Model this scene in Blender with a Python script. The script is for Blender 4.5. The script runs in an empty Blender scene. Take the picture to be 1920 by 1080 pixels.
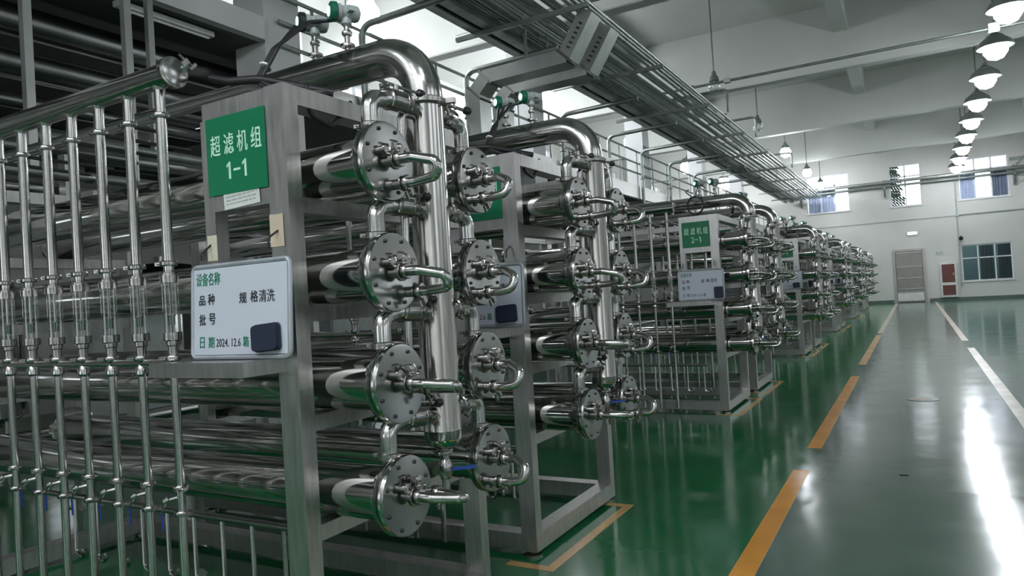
import bpy, math, random
from mathutils import Vector, Matrix
random.seed(7)
PI = math.pi
S = bpy.context.scene
COL = S.collection
D = bpy.data

# ------------------------------------------------------------------ camera, world, exposure
cam_data = D.cameras.new('camera'); cam = D.objects.new('camera', cam_data); COL.objects.link(cam)
R3 = Matrix(((0.8687, 0.0590, 0.4917), (0.4917, 0.0180, -0.8706), (-0.0602, 0.9981, -0.0135)))
cx = Vector(R3.col[0]).normalized(); cz = Vector(R3.col[2]); cz = (cz - cx * cz.dot(cx)).normalized(); cy = cz.cross(cx)
cam.matrix_world = Matrix(((cx.x, cy.x, cz.x, 0), (cx.y, cy.y, cz.y, 0), (cx.z, cy.z, cz.z, 1.5), (0, 0, 0, 1)))
cam_data.sensor_width = 36; cam_data.lens = 1335.57 / 1920 * 36
cam_data.clip_start = .05; cam_data.clip_end = 300
S.camera = cam
S.view_settings.view_transform = 'Standard'; S.view_settings.look = 'None'
S.view_settings.gamma = 1; S.view_settings.use_curve_mapping = False
S.view_settings.exposure = 0.8
W = D.worlds.new('world'); S.world = W; W.use_nodes = True
bg = W.node_tree.nodes['Background']; bg.inputs['Color'].default_value = (.93, .97, 1, 1); bg.inputs['Strength'].default_value = 1.3
S.cycles.max_bounces = 7; S.cycles.glossy_bounces = 5; S.cycles.diffuse_bounces = 4
S.cycles.transparent_max_bounces = 16; S.cycles.sample_clamp_indirect = 6; S.cycles.caustics_reflective = False
LAMP_E = 50.0          # emission of the lit lamp globes

# ------------------------------------------------------------------ materials
def nmat(name):
    m = D.materials.new(name); m.use_nodes = True
    nt = m.node_tree; return m, nt, nt.nodes['Principled BSDF']
def noise(nt, scale, detail=3, vec=None, stretch=None):
    n = nt.nodes.new('ShaderNodeTexNoise'); n.inputs['Scale'].default_value = scale; n.inputs['Detail'].default_value = detail
    tc = nt.nodes.new('ShaderNodeTexCoord'); mp = nt.nodes.new('ShaderNodeMapping')
    nt.links.new(tc.outputs[vec or 'Object'], mp.inputs[0]); nt.links.new(mp.outputs[0], n.inputs[0])
    if stretch: mp.inputs['Scale'].default_value = stretch
    return n
def ramp(nt, src, a, b, lo=.3, hi=.7):
    r = nt.nodes.new('ShaderNodeValToRGB'); r.color_ramp.elements[0].position = lo; r.color_ramp.elements[1].position = hi
    r.color_ramp.elements[0].color = (*a, 1); r.color_ramp.elements[1].color = (*b, 1)
    nt.links.new(src, r.inputs[0]); return r
def mk(name, c, rough=.5, metal=0, var=.12, scale=8, bump=0, stretch=None, rvar=.0, coat=0, vec=None, spec=None):
    m, nt, p = nmat(name)
    n = noise(nt, scale, 3, vec, stretch)
    r = ramp(nt, n.outputs[0], tuple(x * (1 - var) for x in c), tuple(min(1, x * (1 + var)) for x in c))
    nt.links.new(r.outputs[0], p.inputs['Base Color'])
    p.inputs['Metallic'].default_value = metal; p.inputs['Roughness'].default_value = rough
    if spec is not None: p.inputs['Specular IOR Level'].default_value = spec
    if rvar:
        mr = nt.nodes.new('ShaderNodeMapRange'); mr.inputs[3].default_value = rough - rvar; mr.inputs[4].default_value = rough + rvar
        nt.links.new(n.outputs[0], mr.inputs[0]); nt.links.new(mr.outputs[0], p.inputs['Roughness'])
    if bump:
        b = nt.nodes.new('ShaderNodeBump'); b.inputs['Strength'].default_value = bump; b.inputs['Distance'].default_value = .01
        nt.links.new(n.outputs[0], b.inputs['Height']); nt.links.new(b.outputs[0], p.inputs['Normal'])
    return m
def emis(name, c, e):
    m, nt, p = nmat(name); p.inputs['Base Color'].default_value = (*c, 1)
    p.inputs['Emission Color'].default_value = (*c, 1); p.inputs['Emission Strength'].default_value = e; return m
def glassy(name, tint=(1, 1, 1), refl=.12):
    m = D.materials.new(name); m.use_nodes = True; nt = m.node_tree
    out = nt.nodes['Material Output']; nt.nodes.remove(nt.nodes['Principled BSDF'])
    t = nt.nodes.new('ShaderNodeBsdfTransparent'); t.inputs[0].default_value = (*tint, 1)
    g = nt.nodes.new('ShaderNodeBsdfGlossy'); g.inputs['Roughness'].default_value = .03
    lw = nt.nodes.new('ShaderNodeLayerWeight'); lw.inputs[0].default_value = .35
    ma = nt.nodes.new('ShaderNodeMath'); ma.operation = 'MULTIPLY_ADD'; ma.inputs[1].default_value = .6; ma.inputs[2].default_value = refl * .4
    mx = nt.nodes.new('ShaderNodeMixShader')
    nt.links.new(lw.outputs['Facing'], ma.inputs[0]); nt.links.new(ma.outputs[0], mx.inputs[0])
    nt.links.new(t.outputs[0], mx.inputs[1]); nt.links.new(g.outputs[0], mx.inputs[2]); nt.links.new(mx.outputs[0], out.inputs[0])
    return m
M = {}
M['pipe'] = mk('polished_steel', (.54, .535, .52), .17, 1, .08, 5, 0, (1, 14, 14), .05)
M['riser'] = mk('polished_steel_riser', (.54, .53, .51), .15, 1, .12, 16, 0, (6, 6, .5), .05)
M['shell'] = mk('vessel_steel', (.54, .53, .51), .095, 1, .10, 4, .025, (1, 6, 6), .045)
M['disc'] = mk('flange_steel', (.47, .47, .46), .17, 1, .10, 9, 0, None, .07)
M['frame'] = mk('brushed_frame_steel', (.55, .545, .53), .36, 1, .12, 6, .04, (8, 8, 1), .08)
M['fit'] = mk('cast_fitting_steel', (.40, .39, .375), .24, 1, .15, 30, .1)
M['dull'] = mk('dull_lagged_pipe', (.26, .265, .26), .27, 1, .2, 2)
M['galv'] = mk('galvanised_rack_steel', (.30, .33, .31), .42, .8, .2, 4)
M['galvlite'] = mk('bright_tray_steel', (.50, .52, .50), .34, .9, .12, 3)
M['black'] = mk('black_rubber', (.012, .012, .014), .45)
M['blackplastic'] = mk('black_plastic', (.02, .02, .022), .3)
M['navy'] = mk('navy_felt_eraser', (.012, .02, .045), .6)
M['blue'] = mk('blue_lever_sleeve', (.02, .07, .35), .4)
M['sign'] = mk('green_sign_face', (.005, .17, .075), .32, 0, .06, 3)
M['signtext'] = mk('sign_lettering', (.55, .85, .68), .5)
M['paper'] = mk('paper', (.62, .66, .62), .7, 0, .06, 12)
M['paperink'] = mk('faint_ink', (.35, .37, .36), .7)
M['yellowpaper'] = mk('yellowed_paper', (.62, .60, .46), .7)
M['board'] = mk('whiteboard_enamel', (.60, .64, .72), .22, 0, .03, 2)
M['boardframe'] = mk('whiteboard_frame', (.42, .45, .49), .4, .3)
M['ink'] = mk('black_marker', (.02, .025, .03), .5)
M['greenink'] = mk('green_marker', (.01, .20, .11), .5)
M['greenhouse'] = mk('green_enamel_bezel', (.005, .13, .075), .3)
M['greyhouse'] = mk('grey_enamel', (.42, .46, .45), .35)
M['lcd'] = emis('lit_display', (.55, .95, .85), 1.6)
M['glass'] = glassy('clear_glass', (.93, .95, .94))
M['pane'] = glassy('window_glass', (.97, .98, 1), .08)
M['bluepane'] = glassy('blue_tinted_glass', (.90, .93, 1), .15)
M['tealpane'] = glassy('dark_teal_glass', (.35, .52, .56), .25)
M['wall'] = mk('white_wall_paint', (.66, .65, .62), .75, 0, .05, .7)
M['ceil'] = mk('ceiling_paint', (.50, .51, .48), .85, 0, .07, .5)
M['column'] = mk('column_paint', (.66, .66, .66), .7, 0, .05, 1.5)
M['skirt'] = mk('grey_green_skirting', (.10, .14, .12), .4)
M['door'] = mk('door_steel', (.27, .26, .235), .45, .3, .08, 3)
M['doorframe'] = mk('door_frame_steel', (.36, .355, .33), .4, .5)
M['white'] = mk('white_enamel', (.75, .75, .73), .5)
M['upvc'] = mk('white_window_frame', (.74, .76, .80), .4)
M['maroon'] = mk('maroon_panel', (.13, .035, .025), .4)
M['curtain'] = mk('blue_curtain', (.90, .92, .96), .85, 0, .05, 3)
M['greycurtain'] = mk('grey_curtain', (.40, .42, .46), .85, 0, .1, 3)
M['leaf'] = mk('conifer_green', (.02, .05, .03), .8)
M['dark'] = mk('dark_deck_paint', (.05, .055, .055), .6)
M['valve'] = mk('dark_cast_iron', (.06, .06, .06), .4, .6)
M['lampbody'] = mk('lamp_body_grey', (.20, .22, .21), .4, .5)
M['lit'] = emis('lit_lamp', (.90, .95, 1), LAMP_E)
M['exit'] = emis('lit_exit_sign', (.85, 1, .9), 2.5)
M['exitgreen'] = emis('lit_exit_green', (.1, .7, .35), 1.0)
M['yellow'] = mk('yellow_floor_paint', (.80, .34, .025), .22, 0, .12, 3, .0)
M['paleyellow'] = mk('reflection_paled_yellow', (.62, .36, .12), .25, 0, .15, 3)  # yellow paled to paint in floor reflection; bay lines share it
M['worn'] = mk('worn_floor_patch', (.30, .34, .31), .35, 0, .2, 20)
M['paleline'] = mk('pale_line_paint', (.62, .52, .40), .25, 0, .12, 3)
M['hazard'] = mk('black_stripe', (.03, .03, .03), .5)

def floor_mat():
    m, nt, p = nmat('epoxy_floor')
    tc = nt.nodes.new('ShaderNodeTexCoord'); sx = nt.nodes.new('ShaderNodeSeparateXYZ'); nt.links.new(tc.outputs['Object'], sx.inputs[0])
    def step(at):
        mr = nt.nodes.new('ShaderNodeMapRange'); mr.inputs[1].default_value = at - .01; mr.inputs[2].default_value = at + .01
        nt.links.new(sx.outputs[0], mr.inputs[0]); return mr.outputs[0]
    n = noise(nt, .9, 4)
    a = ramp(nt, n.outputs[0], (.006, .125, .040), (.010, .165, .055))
    b = ramp(nt, n.outputs[0], (.072, .130, .098), (.100, .165, .125))  # grey-green aisle paint, base lightened to carry the ceiling and wall reflection
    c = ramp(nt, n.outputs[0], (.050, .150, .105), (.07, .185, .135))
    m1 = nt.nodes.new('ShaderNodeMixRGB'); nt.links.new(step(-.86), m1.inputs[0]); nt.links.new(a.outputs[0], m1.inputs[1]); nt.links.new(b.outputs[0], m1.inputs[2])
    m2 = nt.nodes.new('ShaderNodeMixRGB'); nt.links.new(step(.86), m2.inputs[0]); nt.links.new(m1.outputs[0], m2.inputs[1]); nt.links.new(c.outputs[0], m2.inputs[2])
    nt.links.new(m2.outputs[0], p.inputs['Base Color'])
    n2 = noise(nt, 2.2, 5)
    mr = nt.nodes.new('ShaderNodeMapRange'); mr.inputs[3].default_value = .06; mr.inputs[4].default_value = .21
    nt.links.new(n2.outputs[0], mr.inputs[0]); nt.links.new(mr.outputs[0], p.inputs['Roughness'])
    n3 = noise(nt, 2.6, 2)
    bu = nt.nodes.new('ShaderNodeBump'); bu.inputs['Strength'].default_value = .10; bu.inputs['Distance'].default_value = .02
    nt.links.new(n3.outputs[0], bu.inputs['Height']); nt.links.new(bu.outputs[0], p.inputs['Normal'])
    p.inputs['Specular IOR Level'].default_value = .5
    return m
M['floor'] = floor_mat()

# ------------------------------------------------------------------ geometry helpers
class MB:
    def __init__(s): s.v = []; s.f = []
    def box(s, x0, x1, y0, y1, z0, z1):
        b = len(s.v)
        s.v += [(x, y, z) for z in (z0, z1) for y in (y0, y1) for x in (x0, x1)]
        s.f += [tuple(b + i for i in q) for q in ((0, 2, 3, 1), (4, 5, 7, 6), (0, 1, 5, 4), (2, 6, 7, 3), (0, 4, 6, 2), (1, 3, 7, 5))]
        return s
    def obox(s, c, ax, ay, az, hx, hy, hz):     # oriented box
        c, ax, ay, az = Vector(c), Vector(ax).normalized(), Vector(ay).normalized(), Vector(az).normalized()
        b = len(s.v)
        s.v += [tuple(c + ax * (i * hx) + ay * (j * hy) + az * (k * hz)) for k in (-1, 1) for j in (-1, 1) for i in (-1, 1)]
        s.f += [tuple(b + i for i in q) for q in ((0, 2, 3, 1), (4, 5, 7, 6), (0, 1, 5, 4), (2, 6, 7, 3), (0, 4, 6, 2), (1, 3, 7, 5))]
        return s
    def prism(s, poly, axis, a0, a1):           # polygon extruded along an axis ('x','y','z')
        b = len(s.v); n = len(poly)
        for a in (a0, a1):
            for u, w in poly:
                s.v.append({'x': (a, u, w), 'y': (u, a, w), 'z': (u, w, a)}[axis])
        s.f.append(tuple(range(b, b + n))[::-1]); s.f.append(tuple(range(b + n, b + 2 * n)))
        for i in range(n): s.f.append((b + i, b + (i + 1) % n, b + n + (i + 1) % n, b + n + i))
        return s
    def tube(s, path, r, seg=12, caps=True):
        P = [Vector(p) for p in path]; n = len(P)
        rr = r if isinstance(r, (list, tuple)) else [r] * n
        T = []
        for i in range(n):
            a = P[min(i + 1, n - 1)] - P[max(i - 1, 0)]
            if 0 < i < n - 1: a = (P[i + 1] - P[i]).normalized() + (P[i] - P[i - 1]).normalized()
            T.append(a.normalized() if a.length > 1e-9 else T[-1])
        t = T[0]; up = Vector((0, 0, 1)) if abs(t.z) < .9 else Vector((1, 0, 0))
        u = t.cross(up).normalized(); b0 = len(s.v)
        for i in range(n):
            if i:
                q = T[i - 1].rotation_difference(T[i]); u = (q @ u); u = (u - T[i] * u.dot(T[i])).normalized()
            w = T[i].cross(u)
            for k in range(seg):
                a = 2 * PI * k / seg
                s.v.append(tuple(P[i] + (u * math.cos(a) + w * math.sin(a)) * rr[i]))
        for i in range(n - 1):
            for k in range(seg):
                k2 = (k + 1) % seg
                s.f.append((b0 + i * seg + k, b0 + i * seg + k2, b0 + (i + 1) * seg + k2, b0 + (i + 1) * seg + k))
        if caps:
            s.f.append(tuple(b0 + k for k in range(seg))[::-1]); s.f.append(tuple(b0 + (n - 1) * seg + k for k in range(seg)))
        return s
    def lathe(s, o, d, prof, seg=16):           # prof: (radius, distance along d)
        o, d = Vector(o), Vector(d).normalized()
        up = Vector((0, 0, 1)) if abs(d.z) < .9 else Vector((1, 0, 0))
        u = d.cross(up).normalized(); w = d.cross(u); b0 = len(s.v)
        for r, t in prof:
            for k in range(seg):
                a = 2 * PI * k / seg
                s.v.append(tuple(o + d * t + (u * math.cos(a) + w * math.sin(a)) * r))
        for i in range(len(prof) - 1):
            for k in range(seg):
                k2 = (k + 1) % seg
                s.f.append((b0 + i * seg + k, b0 + i * seg + k2, b0 + (i + 1) * seg + k2, b0 + (i + 1) * seg + k))
        s.f.append(tuple(b0 + k for k in range(seg))[::-1]); n = len(prof) - 1
        s.f.append(tuple(b0 + n * seg + k for k in range(seg)))
        return s
    def mesh(s, name, mat, smooth=True):
        me = D.meshes.new(name); me.from_pydata(s.v, [], s.f)
        if smooth:
            me.polygons.foreach_set('use_smooth', [True] * len(me.polygons)); me.set_sharp_from_angle(angle=math.radians(38))
        me.materials.append(M[mat]); me.update(); return me
def bend(pts, R, n=6):                           # polyline with rounded corners
    P = [Vector(p) for p in pts]; out = [P[0]]
    for i in range(1, len(P) - 1):
        a, b, c = P[i - 1], P[i], P[i + 1]
        d1 = (a - b).normalized(); d2 = (c - b).normalized(); ang = d1.angle(d2)
        if ang > PI - .02: out.append(b); continue
        t = min(R / math.tan(ang / 2), (a - b).length * .49 if i > 1 else (a - b).length * .95, (c - b).length * .49 if i < len(P) - 2 else (c - b).length * .95)
        r = t * math.tan(ang / 2); p1 = b + d1 * t; p2 = b + d2 * t
        ctr = b + (d1 + d2).normalized() * (r / math.sin(ang / 2))
        v1, v2 = p1 - ctr, p2 - ctr; tot = v1.angle(v2); ax = v1.cross(v2).normalized()
        for k in range(n + 1): out.append(ctr + Matrix.Rotation(tot * k / n, 3, ax) @ v1)
    out.append(P[-1]); return out
def ring(mb, o, d, r, w=.018, seg=14):           # sanitary clamp band round a pipe, with its wing nut
    mb.lathe(o, d, [(r * .9, -w / 2), (r, -w * .3), (r, w * .3), (r * .9, w / 2)], seg); return mb
def clampm(mb, o, d, r, side, seg=14):
    ring(mb, o, d, r, .02, seg); s_ = Vector(side).normalized(); o = Vector(o); dd = Vector(d).normalized()
    mb.obox(o + s_ * (r + .008), s_, dd, s_.cross(dd), .012, .007, .009)
    mb.tube([o + s_ * (r + .008) - s_.cross(dd) * .02, o + s_ * (r + .008) + s_.cross(dd) * .026], .004, 6)
    mb.obox(o + s_ * (r + .008) + s_.cross(dd) * .03, s_, dd, s_.cross(dd), .014, .005, .004)
    return mb

def new(name, me=None, parent=None, loc=None, rot=None, label=None, cat=None, group=None, kind=None):
    o = D.objects.new(name, me); COL.objects.link(o)
    if parent: o.parent = parent
    if loc is not None: o.location = loc
    if rot is not None: o.rotation_euler = rot
    for k, v in (('label', label), ('category', cat), ('group', group), ('kind', kind)):
        if v: o[k] = v
    return o
# a prototype is (name, mesh, children, {options}); place() makes a top-level thing out of a list of them
def N(name, me, kids=(), **kw): return (name, me, kids, kw)
def grow(parent, nodes):
    for name, me, kids, kw in nodes:
        grow(new(name, me, parent, **kw), kids)
def place(name, nodes, loc, label, cat, group=None, rot=None):
    r = new(name, None, None, loc, rot, label, cat, group); grow(r, nodes); return r
def single(name, me, loc, label, cat, group=None, rot=None): return new(name, me, None, loc, rot, label, cat, group)
def struct(name, me, parent=None, loc=None, rot=None): return new(name, me, parent, loc, rot, kind='structure' if parent is None else None)

TXT = {}
def text_mesh(s, wid, hgt, mat, bold=0.0):     # lettering scaled to a width and a height, centred, facing -y
    key = (s, wid, hgt, mat, bold)
    if key in TXT: return TXT[key]
    cu = D.curves.new('lettering', 'FONT'); cu.body = s; cu.size = 1; cu.offset = bold; cu.extrude = .01
    cu.align_x = 'CENTER'; cu.align_y = 'CENTER'; cu.resolution_u = 2
    o = D.objects.new('lettering', cu); COL.objects.link(o)
    dg = bpy.context.evaluated_depsgraph_get(); me = D.meshes.new_from_object(o.evaluated_get(dg))
    D.objects.remove(o)
    xs = [v.co.x for v in me.vertices]; ys = [v.co.y for v in me.vertices]
    me.transform(Matrix.Translation((-(min(xs) + max(xs)) / 2, -(min(ys) + max(ys)) / 2, 0)))
    me.transform(Matrix.Diagonal((wid / (max(xs) - min(xs)), hgt / (max(ys) - min(ys)), .06, 1))); me.transform(Matrix.Rotation(PI / 2, 4, 'X'))
    me.materials.clear(); me.materials.append(M[mat]); TXT[key] = me; return me

# ------------------------------------------------------------------ room shell
XL, XR, YB, YF, ZC = -13.0, 9.0, -5.0, 42.5, 8.7
def wall_mesh(a0, a1, holes, z1=ZC):             # rectangles (a, z) of a wall with holes (a0,a1,z0,z1)
    xs = sorted({a0, a1, *[h[0] for h in holes], *[h[1] for h in holes]}); zs = sorted({0, z1, *[h[2] for h in holes], *[h[3] for h in holes]})
    out = []
    for i in range(len(xs) - 1):
        run = None
        for j in range(len(zs) - 1):
            mx, mz = (xs[i] + xs[i + 1]) / 2, (zs[j] + zs[j + 1]) / 2
            solid = not any(h[0] < mx < h[1] and h[2] < mz < h[3] for h in holes)
            if solid: run = [run[0] if run else zs[j], zs[j + 1]]
            if (not solid or j == len(zs) - 2) and run:
                out.append((xs[i], xs[i + 1], run[0], run[1])); run = None
    return out
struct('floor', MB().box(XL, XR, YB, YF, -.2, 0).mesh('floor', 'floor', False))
FLOOR = D.objects['floor']
struct('ceiling', MB().box(XL, XR, YB, YF, ZC, ZC + .25).mesh('ceiling', 'ceil', False))
far_holes = [(-4.95, -2.8, 5.1, 7.15), (-.87, .58, 5.03, 7.2), (2.2, 4.3, 5.05, 7.1), (2.12, 4.24, .95, 2.77)]
m = MB(); [m.box(a, b, YF, YF + .25, c, d) for a, b, c, d in wall_mesh(XL, XR, far_holes)]
struct('wall_far', m.mesh('wall_far', 'wall', False))
left_holes = [(y, y + 5.6, z0, z1) for y in (-.5, 6.6, 14.1, 21.6, 29.1, 36.5) for z0, z1 in ((1.6, 2.15), (5.4, 7.6)) if y + 5.6 < YF and (y > 0 or z0 < 2)]
m = MB(); [m.box(XL - .25, XL, a, b, c, d) for a, b, c, d in wall_mesh(YB, YF, left_holes)]
struct('wall_left', m.mesh('wall_left', 'wall', False))
right_holes = [(y, y + 3.2, 1.0, 2.8) for y in (-3.5, 1.5, 7, 14.5, 22, 29.5)] + [(y, y + 3.2, 5.0, 7.1) for y in (-3.5, 1.5, 7, 14.5, 22, 29.5)]
m = MB(); [m.box(XR, XR + .25, a, b, c, d) for a, b, c, d in wall_mesh(YB, YF, right_holes)]
struct('wall_right', m.mesh('wall_right', 'wall', False))
back_holes = [(-11, -8.5, 5, 7.1), (-6.6, -4.4, 5, 7.1), (-2.4, -.9, 5, 7.1), (1.5, 3.7, 5, 7.1), (-6.8, -3.4, 1, 2.8), (2, 4.5, 1, 2.8)]
m = MB(); [m.box(a, b, YB - .25, YB, c, d) for a, b, c, d in wall_mesh(XL, XR, back_holes)]
struct('wall_back', m.mesh('wall_back', 'wall', False))
struct('baseboard_far', MB().box(XL, -1.0, YF - .03, YF, 0, .16).box(.62, XR, YF - .03, YF, 0, .16).mesh('baseboard_far', 'skirt', False))
BAYS = [5.6, 13.1, 20.6, 28.1, 35.6]
for i, y in enumerate([-1.9] + BAYS):
    struct('trim_%d' % (i + 1), MB().box(XL, XR, y - .02, y + .34, 7.0, ZC).box(XL, XR, y - .0, y + .32, 6.985, 7.0).mesh('ceiling_beam', 'ceil', False))
ys = [YB, -1.9] + BAYS + [YF]
for j, x in enumerate((-1.3, 4.4, -7.3)):
    m = MB()
    for a, b in zip(ys[:-1], ys[1:]): m.box(x - .17, x + .17, a + .3, b, 7.95, ZC)
    struct('trim_%d' % (10 + j), m.mesh('long_beam', 'ceil', False))
for i, (y, nm) in enumerate(((6.7, 'a'), (14.0, 'b'), (21.35, 'c'), (28.4, 'd'), (35.7, 'e'))):
    struct('trim_%d' % (20 + i), MB().box(-7.55, -7.0, y - .3, y + .3, 0, ZC).mesh('concrete_column', 'column', False))

# windows: frame with mullions and panes
def window(i, x0, x1, z0, z1, cols, transom, pane, lower_only=None):
    e = new('window_%d' % i, None, None, ((x0 + x1) / 2, YF + .1, z0), kind='structure')
    w = (x1 - x0) / 2; h = z1 - z0
    m = MB(); t = .05
    m.box(-w, w, -.04, .04, 0, t).box(-w, w, -.04, .04, h - t, h).box(-w, -w + t, -.04, .04, t, h - t).box(w - t, w, -.04, .04, t, h - t)
    new('window_frame', m.mesh('window_frame', 'upvc', False), e)
    new('window_sill', MB().box(-w - .05, w + .05, -.16, -.04, -.05, 0).mesh('window_sill', 'white', False), e)
    new('transom', MB().box(-w + t, w - t, -.035, .035, transom - .03, transom + .03).mesh('transom', 'upvc', False), e)
    for k in range(1, cols):
        x = -w + 2 * w * k / cols
        new('mullion', MB().box(x - .03, x + .03, -.035, .035, t, h - t).mesh('mullion', 'upvc', False), e)
    for k in range(cols):
        xa, xb = -w + 2 * w * k / cols, -w + 2 * w * (k + 1) / cols
        for za, zb in ((t, transom), (transom, h - t)):
            new('pane', MB().box(xa + .02, xb - .02, -.006, .006, za, zb).mesh('pane', pane if za == t else 'pane' if pane != 'tealpane' else pane, False), e)
window(1, -4.95, -2.8, 5.1, 7.15, 3, 1.45, 'bluepane')
window(2, -.87, .58, 5.03, 7.2, 2, 1.55, 'pane')
window(3, 2.2, 4.3, 5.05, 7.1, 3, 1.45, 'bluepane')
window(4, 2.12, 4.24, .95, 2.77, 3, 1.15, 'tealpane')
def side_window(i, xw, y0, y1, z0, z1, n):       # window on a wall along Y
    e = new('window_%d' % i, None, None, (xw, (y0 + y1) / 2, z0), kind='structure'); w = (y1 - y0) / 2; h = z1 - z0; t = .05
    m = MB(); m.box(-.04, .04, -w, w, 0, t).box(-.04, .04, -w, w, h - t, h).box(-.04, .04, -w, -w + t, t, h - t).box(-.04, .04, w - t, w, t, h - t)
    for k in range(1, n): y = -w + 2 * w * k / n; m.box(-.035, .035, y - .03, y + .03, t, h - t)
    m.box(-.035, .035, -w + t, w - t, h * .68 - .03, h * .68 + .03)
    new('window_frame', m.mesh('window_frame', 'upvc', False), e)
    new('pane', MB().box(-.006, .006, -w + .02, w - .02, .03, h - .03).mesh('pane', 'pane', False), e)
k = 5
for h in left_holes: side_window(k, XL - .12, *h, 6); k += 1
for h in right_holes: side_window(k, XR + .12, *h, 3); k += 1
for (a, b, c, d) in back_holes:
    e = new('window_%d' % k, None, None, ((a + b) / 2, YB - .12, c), kind='structure'); k += 1; w = (b - a) / 2; h = d - c; t = .05
    m = MB(); m.box(-w, w, -.04, .04, 0, t).box(-w, w, -.04, .04, h - t, h).box(-w, -w + t, -.04, .04, t, h - t).box(w - t, w, -.04, .04, t, h - t).box(-.03, .03, -.035, .035, t, h - t)
    new('window_frame', m.mesh('window_frame', 'upvc', False), e)
    new('pane', MB().box(-w + .02, w - .02, -.006, .006, .03, h - .03).mesh('pane', 'pane', False), e)
# what stands beyond the far windows
def curtain_mesh(w, h, mat, folds):
    m = MB(); n = folds * 6
    P = [(-w / 2 + w * i / n, .035 * math.sin(i / 6 * 2 * PI) + .012 * math.sin(i * 1.7)) for i in range(n + 1)]
    for i in range(n):
        (xa, ya), (xb, yb) = P[i], P[i + 1]; b = len(m.v)
        m.v += [(xa, ya, 0), (xb, yb, 0), (xb, yb, h), (xa, ya, h), (xa, ya + .006, 0), (xb, yb + .006, 0), (xb, yb + .006, h), (xa, ya + .006, h)]
        m.f += [(b, b + 1, b + 2, b + 3), (b + 7, b + 6, b + 5, b + 4)]
    return m.mesh('curtain', mat)
c1 = curtain_mesh(.66, 1.4, 'curtain', 5); c2 = curtain_mesh(.62, 1.4, 'greycurtain', 5); c3 = curtain_mesh(.55, 1.75, 'greycurtain', 4)
for i, (x, me, z, lab) in enumerate(((-4.55, c1, 5.1, 'pale blue curtain, first bay of the high window by the pipe rack'), (-3.87, c1, 5.1, 'pale blue curtain, middle bay of the high window by the pipe rack'),
        (2.6, c1, 5.05, 'pale blue curtain in the high window above the low teal window'), (3.95, c2, 5.05, 'grey curtain in the high window above the low teal window'),
        (3.95, c3, .95, 'grey curtain gathered at one end of the low teal window'), (3.2, c3, .95, 'grey curtain in the middle bay of the low teal window'))):
    single('curtain', me, (x, YF + .195, z), lab, 'curtain', 'curtains in the far windows')
m = MB()
for k in range(26):
    z = 4.3 + k * .13; L = 1.0 - .018 * k + .3 * random.random(); a = random.uniform(-.5, .5)
    m.tube([(0, 0, z), (L * .5 * math.cos(a), L * .5 * math.sin(a), z + .08), (L * math.cos(a), L * math.sin(a), z - .10)], [.02, .012, .003], 5)
    for q in range(5):
        f = .3 + .15 * q; px, py, pz = L * f * math.cos(a), L * f * math.sin(a), z + .03 - .1 * f
        m.lathe((px, py, pz), (.5, 0, -.6), [(.002, -.02), (.05, .06), (.045, .16), (.002, .26)], 5)
br = m.mesh('branch', 'leaf')
place('conifer_tree', [N('trunk', MB().tube([(0, 0, 0), (0, 0, 8.2)], [.14, .03], 8).mesh('trunk', 'leaf')), N('foliage', br, kind='stuff')], (-1.25, YF + 1.6, 0),
      'dark conifer with drooping branches outside the narrow middle high window', 'tree')
struct('ground', MB().box(-30, 30, YF + .25, YF + 40, -.2, -.02).mesh('ground', 'skirt', False))
# adjoining room seen through the low window
m = MB(); m.box(1.6, 4.8, YF + 2.2, YF + 2.3, 0, 3).box(1.5, 1.6, YF + .25, YF + 2.3, 0, 3).box(4.8, 4.9, YF + .25, YF + 2.3, 0, 3)
struct('wall_annexe', m.mesh('wall_annexe', 'wall', False))
# far door
e = new('door_1', None, None, (-.21, YF, 0), kind='structure')
m = MB(); m.box(-.71, -.62, -.08, 0, 0, 2.78).box(.62, .71, -.08, 0, 0, 2.78).box(-.62, .62, -.08, 0, 2.68, 2.78); new('door_frame', m.mesh('door_frame', 'doorframe', False), e)
lf = new('door_leaf', MB().box(-.6, .6, -.05, -.01, .02, 2.67).mesh('door_leaf', 'door', False), e)
for z in (.72, 1.28, 1.86, 2.6): new('rail', MB().box(-.6, .6, -.075, -.05, z - .035, z + .035).mesh('rail', 'doorframe', False), lf)
for z in (.98, 1.57): new('panel', MB().box(-.52, .52, -.058, -.05, z - .2, z + .2).mesh('panel', 'door', False), lf)
kb = new('kick_board', MB().box(-.6, .6, -.10, -.06, .05, .55).mesh('kick_board', 'white', False), e)
m = MB()
for zz in (.05, .50):
    for q in range(12): x = -.6 + q * .1; m.prism([(x, zz), (x + .045, zz), (x + .09, zz + .05), (x + .045, zz + .05)], 'y', -.104, -.1)
new('hazard_stripes', m.mesh('hazard_stripes', 'hazard', False), kb)['kind'] = 'stuff'
place('exit_sign', [N('housing', MB().box(-.24, .24, -.06, 0, -.09, .09).mesh('housing', 'white', False)), N('lit_face', MB().box(-.21, .21, -.064, -.06, -.065, .065).mesh('lit_face', 'exit', False)),
      N('arrow', MB().prism([(-.12, 0), (-.03, .05), (-.03, .02), (.12, .02), (.12, -.02), (-.03, -.02), (-.03, -.05)], 'y', -.068, -.064).mesh('arrow', 'exitgreen', False))],
      (.03, YF - .01, 3.58), 'small lit exit sign with a green arrow above the steel door', 'sign')
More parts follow.
